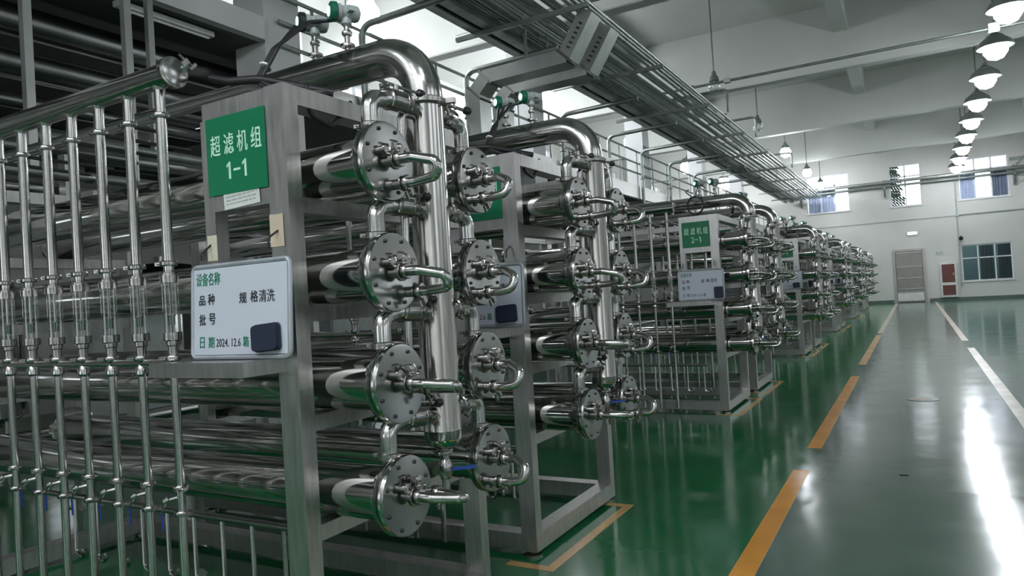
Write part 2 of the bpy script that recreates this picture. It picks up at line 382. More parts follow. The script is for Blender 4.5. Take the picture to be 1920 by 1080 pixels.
place('hose_cabinet', [N('case', MB().box(-.36, .36, -.18, 0, 0, 1.75).mesh('case', 'white', False)),
      N('door', MB().box(-.28, .28, -.2, -.18, .75, 1.66).mesh('door', 'maroon', False), [N('handle', MB().box(.2, .23, -.22, -.2, 1.1, 1.22).mesh('handle', 'fit', False))]),
      N('door', MB().box(-.28, .28, -.2, -.18, .1, .6).mesh('door', 'maroon', False))], (1.5, YF - .005, .2), 'white fire hose cabinet with dark maroon doors on the far wall', 'cabinet')
place('notice_plate', [N('plate', MB().box(-.2, .2, -.02, 0, -.1, .1).mesh('plate', 'paper', False)), N('lettering', MB().box(-.15, -.03, -.024, -.02, .0, .05).box(.02, .15, -.024, -.02, .0, .05).box(-.15, .15, -.024, -.02, -.06, -.03).mesh('lettering', 'paperink', False), kind='stuff')],
      (1.17, YF - .005, 2.47), 'small pale notice plate on the far wall above the hose cabinet', 'notice')
place('alarm_bell', [N('bracket', MB().box(-.03, .03, -.1, 0, -.05, .1).mesh('bracket', 'blackplastic', False)), N('bell', MB().lathe((0, -.1, 0), (0, -1, -.3), [(.03, 0), (.09, .05), (.1, .14), (.02, .16)], 12).mesh('bell', 'blackplastic'))],
      (2.14, YF - .06, 3.15), 'small black alarm sounder beside the vertical conduit on the far wall', 'alarm')
place('wall_conduit', [N('conduit', MB().tube([(0, 0, 0), (0, 0, 5.5)], .035, 8).mesh('conduit', 'greyhouse')), N('conduit', MB().tube([(0, 0, 3.62), (6.8, 0, 3.62)], .03, 8).mesh('conduit', 'greyhouse')),
      N('conduit', MB().tube([(0, 0, 3.6), (-9.5, 0, 3.6)], .014, 6).mesh('conduit', 'greyhouse')),
      N('junction_box', MB().box(-.07, .07, -.05, .04, 3.55, 3.69).mesh('junction_box', 'greyhouse', False))],
      (2.04, YF - .05, .7), 'grey conduit running down and across the far wall beside the low window', 'conduit')
nodes = []
for z, y, r, mt in ((6.35, -.35, .07, 'galvlite'), (6.12, -.30, .055, 'galv'), (6.28, -.52, .035, 'galv')):
    nodes.append(N('pipe', MB().tube([(-5.3, y, z), (8.8, y, z)], r, 10).mesh('pipe', mt)))
for x in (-5.2, -1.1, 4.5, 8.5):
    nodes.append(N('bracket', MB().box(x - .04, x + .04, -.1, 0, 5.5, 6.5).box(x - .04, x + .04, -.62, -.0, 5.98, 6.05).prism([(-.6, 6.0), (-.5, 6.0), (0, 5.6), (0, 5.5)], 'x', x - .03, x + .03).mesh('bracket', 'galv', False)))
place('wall_pipe_run', nodes, (0, YF - .02, 0), 'grey pipes on brackets crossing the far wall windows', 'pipes')
place('cross_pipe_support', [N('strut', MB().obox((0, 0, 0), (1, 0, 1.1), (0, 1, 0), (-1.1, 0, 1), .75, .06, .06).mesh('strut', 'galv', False)), N('strut', MB().obox((.5, 0, 0), (1, 0, 1.1), (0, 1, 0), (-1.1, 0, 1), .75, .04, .04).mesh('strut', 'galv', False)),
      N('bar', MB().box(-.8, 2, -.05, .05, -.35, -.2).mesh('bar', 'galv', False))], (5.0, YF - 1.5, 6.9), 'slanting steel struts carrying pipes at the far wall top corner', 'bracket')

# floor markings (paint: thin solids on the floor)
def mark(name, x0, x1, y0, y1, mat): new(name, MB().box(x0, x1, y0, y1, 0, .002).mesh(name, mat, False), FLOOR)
for a, b, mt in ((2.2, 6.0, 'yellow'), (6.82, 11.9, 'yellow'), (13.5, 20.2, 'paleyellow'), (20.9, 41.5, 'paleline')): mark('lane_line', -.925, -.805, a, b, mt)  # farther stretches get paler colours, reflection painted into the line
for a, b in ((1.0, 16.3), (18.0, 41.5)): mark('lane_line', .80, .92, a, b, 'paleline')

# ------------------------------------------------------------------ rack prototypes (local frame: x as in the room, y from the rack's front face)
ZR = [2.03, 1.62, 1.21, .80]; ROW = ['top', 'second', 'third', 'bottom']
DY = [.20, .82]; XE = -4.95
MAN_Y, MAN_X = .515, -1.71
def frame_nodes():
    f = []
    def post(x0, y0, z0=.03, z1=2.34, w=.1): return MB().box(x0, x0 + w, y0, y0 + .07, z0, z1).mesh('post', 'frame', False)
    for x in (-2.07, -4.88):
        for y in (0, 1.15):
            kid = [N('foot', MB().lathe((x + .05, y + .035, 0), (0, 0, 1), [(.055, 0), (.055, .012), (.02, .02), (.02, .035)], 12).mesh('foot', 'fit'))]
            f.append(N('post', post(x, y), kid))
    f.append(N('top_beam', MB().box(-2.07, -1.97, .07, 1.15, 2.27, 2.34).mesh('top_beam', 'frame', False)))
    f.append(N('top_beam', MB().box(-2.435, -2.07, .01, .09, 2.27, 2.34).mesh('top_beam', 'frame', False)))
    f.append(N('top_beam', MB().box(-4.78, -2.07, 1.13, 1.21, 2.27, 2.34).mesh('top_beam', 'frame', False)))
    f.append(N('top_beam', MB().box(-4.88, -4.78, .1, 1.12, 2.27, 2.34).mesh('top_beam', 'frame', False)))
    for x in (-2.06, -4.87):
        for z in ZR: f.append(N('support_beam', MB().box(x, x + .08, .07, 1.15, z - .165, z - .105).mesh('support_beam', 'frame', False)))
    for a in ((-2.07, -1.97, .07, 1.15), (-4.88, -4.78, .1, 1.12), (-4.78, -2.07, 0, .1), (-4.78, -2.07, 1.12, 1.22)): f.append(N('base_beam', MB().box(*a, .03, .13).mesh('base_beam', 'frame', False)))
    f.append(N('sign_post', MB().box(-2.435, -2.375, .0, .06, 1.33, 2.27).mesh('sign_post', 'frame', False)))
    f.append(N('sign_rail', MB().box(-2.375, -2.07, 0, .05, 1.905, 1.965).mesh('sign_rail', 'frame', False)))
    f.append(N('shelf', MB().box(-2.59, -2.06, -.17, -.07, 1.275, 1.33).box(-2.14, -2.06, -.07, .0, 1.275, 1.33).box(-2.59, -2.51, -.07, .06, 1.275, 1.33).box(-2.51, -2.14, -.07, 0.05, 1.322, 1.33).mesh('shelf', 'frame', False)))
    f.append(N('board_hook', MB().tube(bend([(-2.405, -.002, 1.78), (-2.405, -.05, 1.74), (-2.405, -.05, 1.715)], .02), .004, 6).mesh('board_hook', 'black')))
    f.append(N('board_hook', MB().tube(bend([(-2.03, -.002, 1.80), (-2.03, -.05, 1.77), (-2.03, -.05, 1.73)], .02), .004, 6).mesh('board_hook', 'black')))
    return f
P_FRAME = frame_nodes()
def vessel_nodes(col):
    # local origin: vessel axis at the end flange, x = -1.65
    sh = MB().lathe((XE + 1.65, 0, 0), (1, 0, 0), [(.085, 0), (.1, .02), (.1, 3.2), (.118, 3.215), (.118, 3.24)], 28).mesh('shell', 'shell')
    fl = MB().lathe((-.055, 0, 0), (1, 0, 0), [(.12, 0), (.145, .001), (.147, .006), (.147, .016), (.140, .019), (.140, .023), (.147, .026), (.147, .04), (.144, .044), (.144, .047), (.135, .0475)], 36).mesh('end_flange', 'disc')
    b = MB(); 
    for k in range(8):
        a = 2 * PI * (k + .5) / 8; b.lathe((-.009, .122 * math.cos(a), .122 * math.sin(a)), (1, 0, 0), [(.008, 0), (.008, .006), (.004, .009)], 6)
    bolts = b.mesh('bolts', 'valve')
    port = MB().lathe((-.008, 0, 0), (1, 0, 0), [(.024, 0), (.024, .02), (.036, .024), (.036, .036), (.024, .04)], 14); port.obox((.02, 0, .05), (1, 0, 0), (0, 1, 0), (0, 0, 1), .006, .008, .014).tube([(.02, -.02, .07), (.02, .02, .07)], .004, 6)
    port = port.mesh('centre_port', 'fit')
    tap = MB().lathe((-.008, -.04 if col == 0 else -.05, .035), (1, 0, 0), [(.014, 0), (.014, .018), (.02, .02), (.02, .03), (.008, .034)], 10).mesh('sample_tap', 'fit')
    tap2 = MB().lathe((-.008, .035, .05), (1, 0, 0), [(.012, 0), (.012, .02), (.018, .022), (.018, .03), (.006, .036)], 10).mesh('sample_tap', 'fit')
    rear = MB().lathe((XE + 1.63, 0, 0), (1, 0, 0), [(.135, 0), (.147, .004), (.147, .04), (.12, .045)], 28).mesh('rear_flange', 'disc')
    top = MB().tube([(-.085, 0, .095), (-.085, 0, .135)], .028, 12); ring(top, (-.085, 0, .135), (0, 0, 1), .042, .014)
    return [N('shell', sh), N('end_flange', fl, [N('bolts', bolts, kind='stuff')]), N('centre_port', port), N('sample_tap', tap), N('sample_tap', tap2), N('rear_flange', rear), N('top_port', top.mesh('top_port', 'fit'))]
P_VES = [vessel_nodes(0), vessel_nodes(1)]
def jumper_nodes(dy, dz, L=.17):
    a = (.03, 0, 0); p = [a, (.03 + .07, 0, 0), (.03 + L, dy * .45, dz * .3), (.03 + L * .93, dy * .8, dz * .9), (.09, dy, dz), (.012, dy, dz)]
    t = MB().tube(bend(p, .035, 5), .019, 12).mesh('bent_tube', 'pipe')
    c1 = clampm(MB(), (.045, 0, 0), (1, 0, 0), .03, (0, .2, 1)).mesh('clamp', 'fit')
    c2 = clampm(MB(), (.05, dy, dz), (1, 0, 0), .03, (0, .6, -1)).mesh('clamp', 'fit')
    p2 = MB().lathe((-.006, dy, dz), (1, 0, 0), [(.02, 0), (.02, .03), (.03, .034), (.03, .042)], 12).mesh('socket', 'fit')
    return [N('bent_tube', t), N('clamp', c1), N('clamp', c2), N('socket', p2)]
P_JUMP = [[jumper_nodes(.03, -.085), jumper_nodes(.07, -.075), jumper_nodes(.10, -.03), jumper_nodes(.105, -.015)], [jumper_nodes(-.045, -.09, .13)] * 4]
def branch_nodes(s):     # s=+1: front column, feeds towards +y; s=-1: rear column.  origin at the vessel's top port
    L = (MAN_Y - DY[0]) if s > 0 else (DY[1] - MAN_Y)
    H = .115
    path = bend([(0, 0, 0), (0, 0, H), (.0, s * .085, H + .012), (.02, s * .11, H + .014)], .065, 7)
    el = MB().tube(path, .033, 14).mesh('elbow', 'pipe')
    c0 = clampm(MB(), (0, 0, .01), (0, 0, 1), .043, (-1, -.3, 0)).mesh('clamp', 'fit')
    c1 = clampm(MB(), (.012, s * .10, H + .013), (.1, s, .05), .043, (0, -.1, 1)).mesh('clamp', 'fit')
    vb = MB().tube([(.015, s * .11, H + .014), (.025, s * .17, H + .012)], [.042, .042], 14); vb.tube([(.025, s * .17, H + .012), (.03, s * L, H + .0)], .032, 12)
    clampm(vb, (.025, s * .178, H + .012), (.1, s, 0), .043, (1, 0, -.4))
    st = MB().tube([(.02, s * .14, H + .04), (.022, s * .14, H + .075)], .011, 8)
    st.tube([(.022, s * .14, H + .07), (.06, s * .14 + .085, H + .055)], [.007, .006], 8)
    kn = MB().lathe((.06, s * .14 + .083, H + .055), (.4, 1, -.15), [(.006, -.004), (.017, .004), (.019, .018), (.013, .032), (.003, .034)], 10).mesh('knob', 'blackplastic')
    return [N('elbow', el), N('clamp', c0), N('clamp', c1), N('valve_body', vb.mesh('valve_body', 'fit')), N('lever', st.mesh('lever', 'fit'), [N('knob', kn)])]
P_BR = [branch_nodes(1), branch_nodes(-1)]
def manifold_nodes(riser_only=False):
    # origin at the floor under the riser; header runs to -x
    x0, Rr = 0, .078; zt, zb, zh = 2.31, .95, 2.545
    n = []
    n.append(N('riser', MB().lathe((0, 0, zb), (0, 0, 1), [(.03, -.045), (.06, -.03), (Rr, 0), (Rr, .03), (Rr + .001, .032), (Rr, .034), (Rr, zt - zb)], 28).mesh('riser', 'riser')))
    cl = ring(MB(), (0, 0, zt + .006), (0, 0, 1), .098, .03, 26); cl.obox((.105, .03, zt + .006), (1, .3, 0), (-.3, 1, 0), (0, 0, 1), .025, .012, .01)
    n.append(N('flange_clamp', cl.mesh('flange_clamp', 'fit')))
    n.append(N('elbow', MB().tube(bend([(0, 0, zt + .01), (0, 0, zh), (-.30, 0, zh)], .2, 12), Rr, 28).mesh('elbow', 'pipe')))
    n.append(N('header_pipe', MB().tube([(-.30, 0, zh), (-.86, 0, zh), (-.98, 0, zh + .038), (-3.6, 0, zh + .038)], [Rr, Rr, .038, .038], 28).mesh('header_pipe', 'pipe')))
    w = ring(MB(), (-.30, 0, zh), (1, 0, 0), Rr + .0015, .008, 26); n.append(N('weld_bead', w.mesh('weld_bead', 'fit')))
    dr = MB().tube([(0, 0, zb - .04), (0, 0, zb - .10)], .02, 12); clampm(dr, (0, 0, zb - .06), (0, 0, 1), .036, (0, -1, 0)); dr.lathe((0, 0, zb - .17), (0, 0, 1), [(.02, 0), (.03, .02), (.03, .06), (.02, .08)], 12).tube([(0, 0, zb - .17), (0, 0, zb - .26)], .018, 10)
    n.append(N('drain_valve', dr.mesh('drain_valve', 'fit'), [N('lever', MB().obox((.06, .03, zb - .13), (1, .4, .1), (-.4, 1, 0), (0, 0, 1), .06, .01, .005).mesh('lever', 'blue', False))]))
    n.append(N('vent_line', MB().tube(bend([(-.02, -.06, 2.26), (-.02, -.13, 2.26), (-.06, -.13, 1.0)], .03), .017, 10).mesh('vent_line', 'pipe')))
    return n
P_MAN = manifold_nodes()
def transmitter_nodes(bezel):
    ax = Vector((-.55, -.83, 0)).normalized()
    stem = MB().tube([(0, 0, -.02), (0, 0, .11)], .012, 10); ring(stem, (0, 0, .02), (0, 0, 1), .032, .014); ring(stem, (0, 0, .075), (0, 0, 1), .022, .02, 8)
    hub = MB().lathe((0, 0, .105), (0, 0, 1), [(.014, 0), (.024, .01), (.026, .03), (.02, .045)], 12)
    c = Vector((0, 0, .165))
    hub.lathe(c - ax * .05, ax, [(.02, -.012), (.034, -.004), (.038, .01), (.038, .05), (.032, .055), (.032, .07), (.038, .075), (.038, .09)], 20)
    hub.obox(c + Vector((.045, -.02, 0)), (1, -.5, 0), (.5, 1, 0), (0, 0, 1), .02, .012, .012)
    bz = MB().lathe(c + ax * .04, ax, [(.038, 0), (.043, .004), (.043, .026), (.036, .032), (.03, .034)], 22)
    dsp = MB().lathe(c + ax * .0745, ax, [(.022, 0), (.022, .003)], 16)
    return [N('stem', stem.mesh('stem', 'fit')), N('housing', hub.mesh('housing', 'greyhouse')), N('bezel', bz.mesh('bezel', bezel), [N('display', dsp.mesh('display', 'lcd'))])]
P_TR = transmitter_nodes('greenhouse'); P_TRB = transmitter_nodes('blackplastic')
def flow_nodes():        # origin on the floor under the tube
    up = MB().tube([(0, 0, 1.69), (0, 0, 2.42)], .0205, 14); up.lathe((0, 0, 2.40), (0, 0, 1), [(.0205, 0), (.027, .02)], 14)
    cl = clampm(MB(), (0, 0, 2.30), (0, 0, 1), .032, (-1, -.1, 0)).mesh('clamp', 'fit')
    rod = MB().tube([(0, .02, 2.295), (.02, .42, 2.285)], .009, 8).mesh('tie_rod', 'valve')
    cl2 = clampm(MB(), (0, 0, 1.715), (0, 0, 1), .034, (-1, -.4, 0)).mesh('clamp', 'fit')
    un = MB().lathe((0, 0, 1.64), (0, 0, 1), [(.036, 0), (.036, .03), (.03, .032), (.03, .038), (.02, .04), (.02, .065)], 16).mesh('union', 'fit')
    gl = MB().lathe((0, 0, 1.445), (0, 0, 1), [(.031, 0), (.031, .195)], 18).mesh('glass_tube', 'glass')
    rod2 = MB().tube([(0, 0, 1.445), (0, 0, 1.64)], .004, 6); 
    fl = MB().lathe((0, 0, 1.47), (0, 0, 1), [(.010, 0), (.013, .006), (.013, .036), (.016, .04), (.016, .046), (.004, .048)], 12).mesh('float', 'disc')
    ub = MB().lathe((0, 0, 1.36), (0, 0, 1), [(.02, 0), (.02, .03), (.025, .034), (.025, .05), (.036, .055), (.036, .085)], 16).mesh('union', 'fit')
    cl3 = clampm(MB(), (0, 0, 1.345), (0, 0, 1), .032, (-.6, -1, 0)).mesh('clamp', 'fit')
    low = MB().tube([(0, 0, .06), (0, 0, 1.37)], .0165, 12); low.lathe((0, 0, 1.27), (0, 0, 1), [(.0165, 0), (.026, .01), (.026, .035), (.0165, .05)], 14)
    cl4 = clampm(MB(), (0, 0, .835), (0, 0, 1), .029, (1, -.3, 0)).mesh('clamp', 'fit')
    cl5 = clampm(MB(), (0, 0, .735), (0, 0, 1), .029, (1, .2, 0)).mesh('clamp', 'fit')
    sv = MB().tube([(0, 0, .80), (-.02, -.035, .795), (-.035, -.05, .77)], .009, 8); sv.lathe((-.022, -.036, .80), (-.4, -.6, -.5), [(.008, 0), (.013, .004), (.013, .02), (.008, .026)], 8)
    sv.obox((-.036, -.055, .765), (-.3, -.2, -1), (1, -.6, 0), (0, 1, -.2), .024, .007, .003)
    hd = MB().obox((-.04, -.058, .715), (0.05, 0, -1), (1, -.6, 0), (0, 1, -.2), .034, .008, .004).mesh('blue_handle', 'blue', False)
    return [N('upper_tube', up.mesh('upper_tube', 'pipe')), N('clamp', cl), N('tie_rod', rod), N('clamp', cl2), N('union', un), N('glass_tube', gl), N('guide_rod', rod2.mesh('guide_rod', 'fit')), N('float', fl), N('union', ub),
            N('clamp', cl3), N('lower_tube', low.mesh('lower_tube', 'pipe')), N('clamp', cl4), N('clamp', cl5), N('sample_valve', sv.mesh('sample_valve', 'fit'), [N('blue_handle', hd)])]
P_FLOW = flow_nodes()
def flowheader_nodes(L):
    t = MB().tube([(-L, 0, 0), (-.01, 0, 0)], .046, 22).mesh('tube', 'pipe')
    cap = MB().lathe((-.012, 0, 0), (1, 0, 0), [(.05, -.014), (.061, -.01), (.061, .01), (.052, .014)], 26).mesh('end_clamp', 'fit')
    face = MB().lathe((.001, 0, 0), (1, 0, 0), [(.052, 0), (.052, .004), (.05, .005)], 26).mesh('end_cap', 'disc')
    nut = MB().obox((-.01, .05, .05), (1, 0, 0), (0, 1, 1), (0, -1, 1), .012, .02, .01).tube([(-.01, .03, .08), (-.01, .085, .05)], .006, 8).obox((-.01, .09, .045), (1, 0, 0), (0, 1, 1), (0, -1, 1), .006, .02, .006)
    lo = MB().tube([(-L, 0, -1.13), (-.08, 0, -1.13)], .018, 12)
    return [N('tube', t), N('end_clamp', cap), N('end_cap', face, ), N('wing_nut', nut.mesh('wing_nut', 'fit')), N('lower_rail', lo.mesh('lower_rail', 'pipe'))]
P_FH = flowheader_nodes(1.75)
ONE = MB().prism([(-.002, -.033), (.009, -.033), (.009, .033), (.002, .033), (-.014, .021), (-.014, .012), (-.002, .018)], 'y', 0, .0012).mesh('digit_one', 'signtext', False)
DASH = MB().box(-.019, .019, 0, .0012, -.0045, .0045).mesh('dash', 'signtext', False)
def sign_nodes(txt):
    return [N('panel', MB().box(-.165, .165, -.004, 0, -.15, .153).mesh('panel', 'sign', False)),
            N('lettering', text_mesh('超 滤 机 组', .285, .083, 'signtext', .007), loc=(.003, -.0052, .042)),
            ] + [N('lettering', ONE if c == '1' else DASH if c == '-' else text_mesh(c, .038, .066, 'signtext', .006), loc=(.005 + .044 * (q - 1), -.0058 if c in '1-' else -.0052, -.062)) for q, c in enumerate(txt)]
def sticker_nodes():
    m = MB()
    for r in range(5):
        x = -.085
        while x < .08:
            w = random.uniform(.01, .03); m.box(x, min(x + w, .088), -.0018, -.001, .028 - r * .014, .033 - r * .014); x += w + .006
    return [N('sheet', MB().box(-.1, .1, -.001, 0, -.045, .045).mesh('sheet', 'paper', False)), N('writing', m.mesh('writing', 'paperink', False), kind='stuff')]
P_ST = sticker_nodes()
def board_nodes(full):
    w, h = .265, .175
    n = [N('panel', MB().box(-w + .01, w - .01, -.012, 0, -h + .01, h - .01).mesh('panel', 'board', False))]
    fr = MB(); path = bend([(0, 0, -h), (w, 0, -h), (w, 0, h), (-w, 0, h), (-w, 0, -h), (0, 0, -h)], .022, 4)
    fr.tube([(p.x, -.007, p.z) for p in path], .0095, 8); n.append(N('rim', fr.mesh('rim', 'boardframe')))
    Y = -.0132
    T = lambda t, w_, h_, x, z, mt='ink', b=.01: N('lettering', text_mesh(t, w_, h_, mt, b), loc=(x, Y, z))
    n += [T('设备名称', .137, .05, -.17, .125, 'greenink', .006), T('品', .036, .038, -.205, .044), T('种', .038, .043, -.152, .047), T('规', .04, .042, .025, .044), T('格', .04, .043, .086, .047), T('清洗', .082, .046, .152, .046, 'ink', 0),
          T('批', .038, .043, -.203, -.031), T('号', .038, .043, -.147, -.028), T('日', .026, .043, -.205, -.118, 'greenink', .006), T('期', .034, .042, -.152, -.118, 'greenink', .008), T('2024. 12.6', .135, .030, -.056, -.120, 'ink', -.004), T('箱', .03, .04, .04, -.118, 'greenink', .008)]
    return n
P_BD = board_nodes(True)
def eraser_nodes():
    pts = bend([(0, 0, -.05), (.066, 0, -.05), (.066, 0, .05), (-.066, 0, .05), (-.066, 0, -.05), (0, 0, -.05)], .016, 4)[1:-1]
    po = [(p.x, p.z) for p in pts]
    return [N('felt', MB().prism(po, 'y', -.012, 0).mesh('felt', 'navy', False)), N('cover', MB().prism([(x * .96, z * .92) for x, z in po], 'y', -.024, -.012).mesh('cover', 'navy', False))]
P_ER = eraser_nodes()
def cable_mesh():
    m = MB()
    for k, o in enumerate((0, .014, .028)):
        m.tube(bend([(-2.15 - o * 6, .48, 2.76), (-2.17 - o * 3, .36, 2.72), (-2.20 + o, .18, 2.56), (-2.225 + o, .10, 2.41), (-2.14 + o, .12, 2.37), (-2.0, .24 + o, 2.36)], .04, 4), .0085, 8)
    return m.mesh('cable', 'black')
P_CAB = [N('cable', cable_mesh(), kind='stuff'), N('conduit_sleeve', MB().tube(bend([(-2.43, .06, 2.46), (-2.33, .07, 2.43), (-2.20, .10, 2.42), (-2.0, .3, 2.37)], .06, 4), .017, 10).mesh('conduit_sleeve', 'black')),
         N('hanging_loop', MB().tube(bend([(-1.985, .14, 2.36), (-1.985, .14, 2.25), (-1.985, .26, 2.22), (-1.985, .34, 2.30), (-2.02, .42, 2.36)], .05, 5), .010, 8).mesh('hanging_loop', 'black')),
         N('tie', ring(MB(), (-2.205, .14, 2.48), (0, .5, .8), .026, .01, 10).mesh('tie', 'white'))]
def coil_nodes():
    m = MB(); pts = []
    for k in range(37):
        a = 2 * PI * k / 12; pts.append((-2.30 + .10 * math.cos(a), .30 + .012 * k / 12, 2.50 + .11 * math.sin(a)))
    m.tube(pts, .009, 7)
    m2 = MB().tube(bend([(-2.2, .45, 2.72), (-2.26, .38, 2.78), (-2.3, .34, 2.6)], .05, 4), .007, 7)
    m3 = MB().tube(bend([(-2.4, .45, 2.72), (-2.45, .42, 2.70), (-2.33, .34, 2.6)], .03, 4), .007, 7)
    return [N('coil', m.mesh('coil', 'black')), N('lead', m2.mesh('lead', 'black')), N('lead', m3.mesh('lead', 'black'))]
P_COIL = coil_nodes()
def drain_nodes():
    m = MB()
    hook = MB().tube(bend([(0, 0, .52), (0, 0, .20), (.07, 0, .17), (.07, 0, .23)], .03, 4), .011, 8).mesh('hook_pipe', 'pipe')
    rail = MB().tube([(-4.6, 0, .52), (-2.3, 0, .52)], .018, 10).mesh('rail', 'pipe')
    return [N('rail', rail)] + [N('hook_pipe', hook, loc=(-2.35 - .21 * k, 0, 0)) for k in range(10)]
P_DR = drain_nodes()

# ------------------------------------------------------------------ place the twelve racks
RD = ['the rack signed 1-1', 'the second rack, behind 1-1', 'the rack signed 2-1', 'the fourth rack, behind 2-1'] + ['the %s rack down the aisle' % w for w in ('fifth', 'sixth', 'seventh', 'eighth', 'ninth', 'tenth', 'eleventh', 'twelfth')]
TX = ['1-1', '1-2', '2-1', '2-2', '3-1', '3-2', '4-1', '4-2', '5-1', '5-2', '6-1', '6-2']
ORD = ['first', 'second', 'third', 'fourth', 'fifth', 'sixth', 'seventh', 'eighth', 'ninth', 'tenth']
for k in range(12):
    Y0 = 1.87 + 6.6 * (k // 2) + 1.73 * (k % 2); rd = RD[k]
    place('steel_rack', [n for n in P_FRAME], (0, Y0, 0), 'brushed steel box section frame of %s' % rd, 'rack', 'steel racks along the aisle')
    for r in range(4):
        for c in range(2):
            cn = ('front', 'rear')[c]; z = ZR[r]; y = Y0 + DY[c]
            place('membrane_vessel', P_VES[c], (-1.65, y, z), 'steel membrane vessel, %s row, %s column of %s' % (ROW[r], cn, rd), 'vessel', 'membrane vessels in the racks')
            place('jumper_pipe', P_JUMP[c][r], (-1.65, y, z), 'bent steel pipe on %s row %s end plate of %s' % (ROW[r], cn, rd), 'pipe', 'bent pipes on the vessel end plates')
            place('inlet_branch', P_BR[c], (-1.735, y, z + .135), 'elbow and lever valve over %s row %s vessel of %s' % (ROW[r], cn, rd), 'valve', 'elbow valves between vessels and risers')
    place('riser_manifold', P_MAN, (MAN_X, Y0 + MAN_Y, 0), 'fat polished riser pipe with top elbow on %s' % rd, 'pipe', 'riser pipes with top elbows')
    tl = ['round dial transmitter by the elbow on %s', 'round dial transmitter farther from the elbow on %s']
    place('transmitter', P_TR, (-2.10, Y0 + MAN_Y, 2.625), tl[0] % rd, 'transmitter', 'dial transmitters on the header pipes')
    place('transmitter', P_TRB if k == 0 else P_TR, (-2.29, Y0 + MAN_Y, 2.625), tl[1] % rd, 'transmitter', 'dial transmitters on the header pipes')
    place('black_cable' if k % 2 == 0 and k != 2 else 'coiled_cable', P_COIL if k == 2 else P_CAB, (0, Y0, 0), ('black cable coil hung on %s' if k == 2 else 'black cables draped over the top corner of %s') % rd, 'cable', 'black transmitter cables')
    place('rack_sign', sign_nodes(TX[k]), (-2.232, Y0 - .002, 2.117), 'green sign reading %s at the top of %s' % (TX[k], rd), 'sign', 'green rack number signs')
    place('whiteboard', P_BD, (-2.195, Y0 - .05, 1.515), 'small whiteboard with marker notes on the shelf of %s' % rd, 'whiteboard', 'status whiteboards on the racks', rot=(-.06, 0, 0))
    if k % 2 == 0 and k != 2 or k == 1: place('eraser', P_ER, (-2.035, Y0 - .072, 1.41), 'dark navy eraser stuck on the whiteboard of %s' % rd, 'eraser', 'navy board erasers', rot=(-.06, -.07, 0))
    else: place('eraser', P_ER, (-1.99, Y0 - .072, 1.42), 'dark navy eraser upright on the whiteboard of %s' % rd, 'eraser', 'navy board erasers', rot=(-.06, PI / 2, 0))
    nf = 9 if k == 0 else 7 if k == 2 else 4
    if nf:
        place('flow_header', P_FH, (-2.452, Y0 - .09, 2.454), 'capped steel header over the flow meters of %s' % rd, 'pipe', 'flow meter header pipes')
        for q in range(nf):
            place('flow_meter', P_FLOW, (-2.55 - .206 * q, Y0 - .09, 0), 'glass tube flow meter, %s from the sign of %s' % (ORD[q], rd), 'flow meter', 'glass tube flow meters')
    place('drain_row', P_DR, (0, Y0 + .42, 0), 'row of hooked drain pipes under %s' % rd, 'drain pipes', 'hooked drain rows')
    # painted outline of the bay
    mark('bay_line', -1.86, -1.80, Y0 - .15, Y0 + 1.13, 'paleyellow'); mark('bay_line', -2.1, -1.86, Y0 + 1.07, Y0 + 1.13, 'paleyellow'); mark('bay_line', -2.1, -1.86, Y0 - .15, Y0 - .09, 'paleyellow')
Y0 = 1.87
place('sticker', P_ST, (-2.215, Y0 - .003, 1.955), 'white printed slip stuck under the green 1-1 sign', 'label', rot=(0, -.05, 0))
single('paper_tag', MB().box(-.028, .028, -.002, 0, -.05, .05).mesh('paper_tag', 'yellowpaper', False), (-2.395, Y0 - .003, 1.765), 'yellowed paper tag above the whiteboard corner of the 1-1 rack', 'tag')
single('paper_tag', MB().box(-.035, .035, -.002, 0, -.06, .06).mesh('tape_patch', 'paleline', False), (-2.035, Y0 - .002, 1.80), 'pinkish tape patch on the main post above the 1-1 whiteboard', 'tag')

# ------------------------------------------------------------------ overhead pipe rack along the aisle
RZ = 5.9
rk = []
for x, z, r, mt in ((-5.12, 0, .06, 'galvlite'), (-4.98, .0, .035, 'galv'), (-4.86, .05, .03, 'galv'), (-4.74, .0, .04, 'galv'), (-4.6, .03, .03, 'galv'), (-4.47, .0, .035, 'galv'), (-4.34, .02, .028, 'galvlite'), (-4.2, .0, .04, 'galv'), (-4.08, .03, .03, 'galvlite'),
                    (-5.3, .02, .05, 'galv'), (-5.42, 0, .05, 'dull'), (-5.55, .02, .045, 'galv'), (-5.85, .02, .06, 'dull'), (-5.95, .0, .03, 'galv'), (-5.7, .35, .07, 'dull'), (-5.3, .4, .06, 'galv'), (-4.9, .38, .05, 'dull'), (-4.5, .4, .05, 'galv')):
    y1 = 42.0 if z < .2 else 20
    rk.append(N('pipe', MB().tube([(x, -4.5, RZ + z), (x, y1, RZ + z)], r, 10).mesh('pipe', mt)))
rk.append(N('tray', MB().box(-5.98, -5.84, -4.5, 42, RZ - .1, RZ - .09).box(-5.74, -5.56, -4.5, 42, RZ - .1, RZ - .09).box(-5.99, -5.97, -4.5, 42, RZ - .1, RZ + .02).box(-5.57, -5.55, -4.5, 42, RZ - .1, RZ + .02).mesh('tray', 'galv', False)))
for i, y in enumerate((-1.0, 2.5, 5.9, 9.8, 13.4, 17, 20.9, 24.6, 28.4, 32, 35.9, 39.4)):
    rk.append(N('cross_bar', MB().box(-6.3, -3.95, y - .03, y + .03, RZ - .17, RZ - .1).mesh('cross_bar', 'galv', False)))
    if i % 2 == 0: rk.append(N('hanger', MB().box(-5.45, -5.38, y - .035, y + .035, RZ - .17, 7.4).box(-5.52, -5.31, y - .1, y - .05, 7.15, 7.4).mesh('hanger', 'galv', False)))
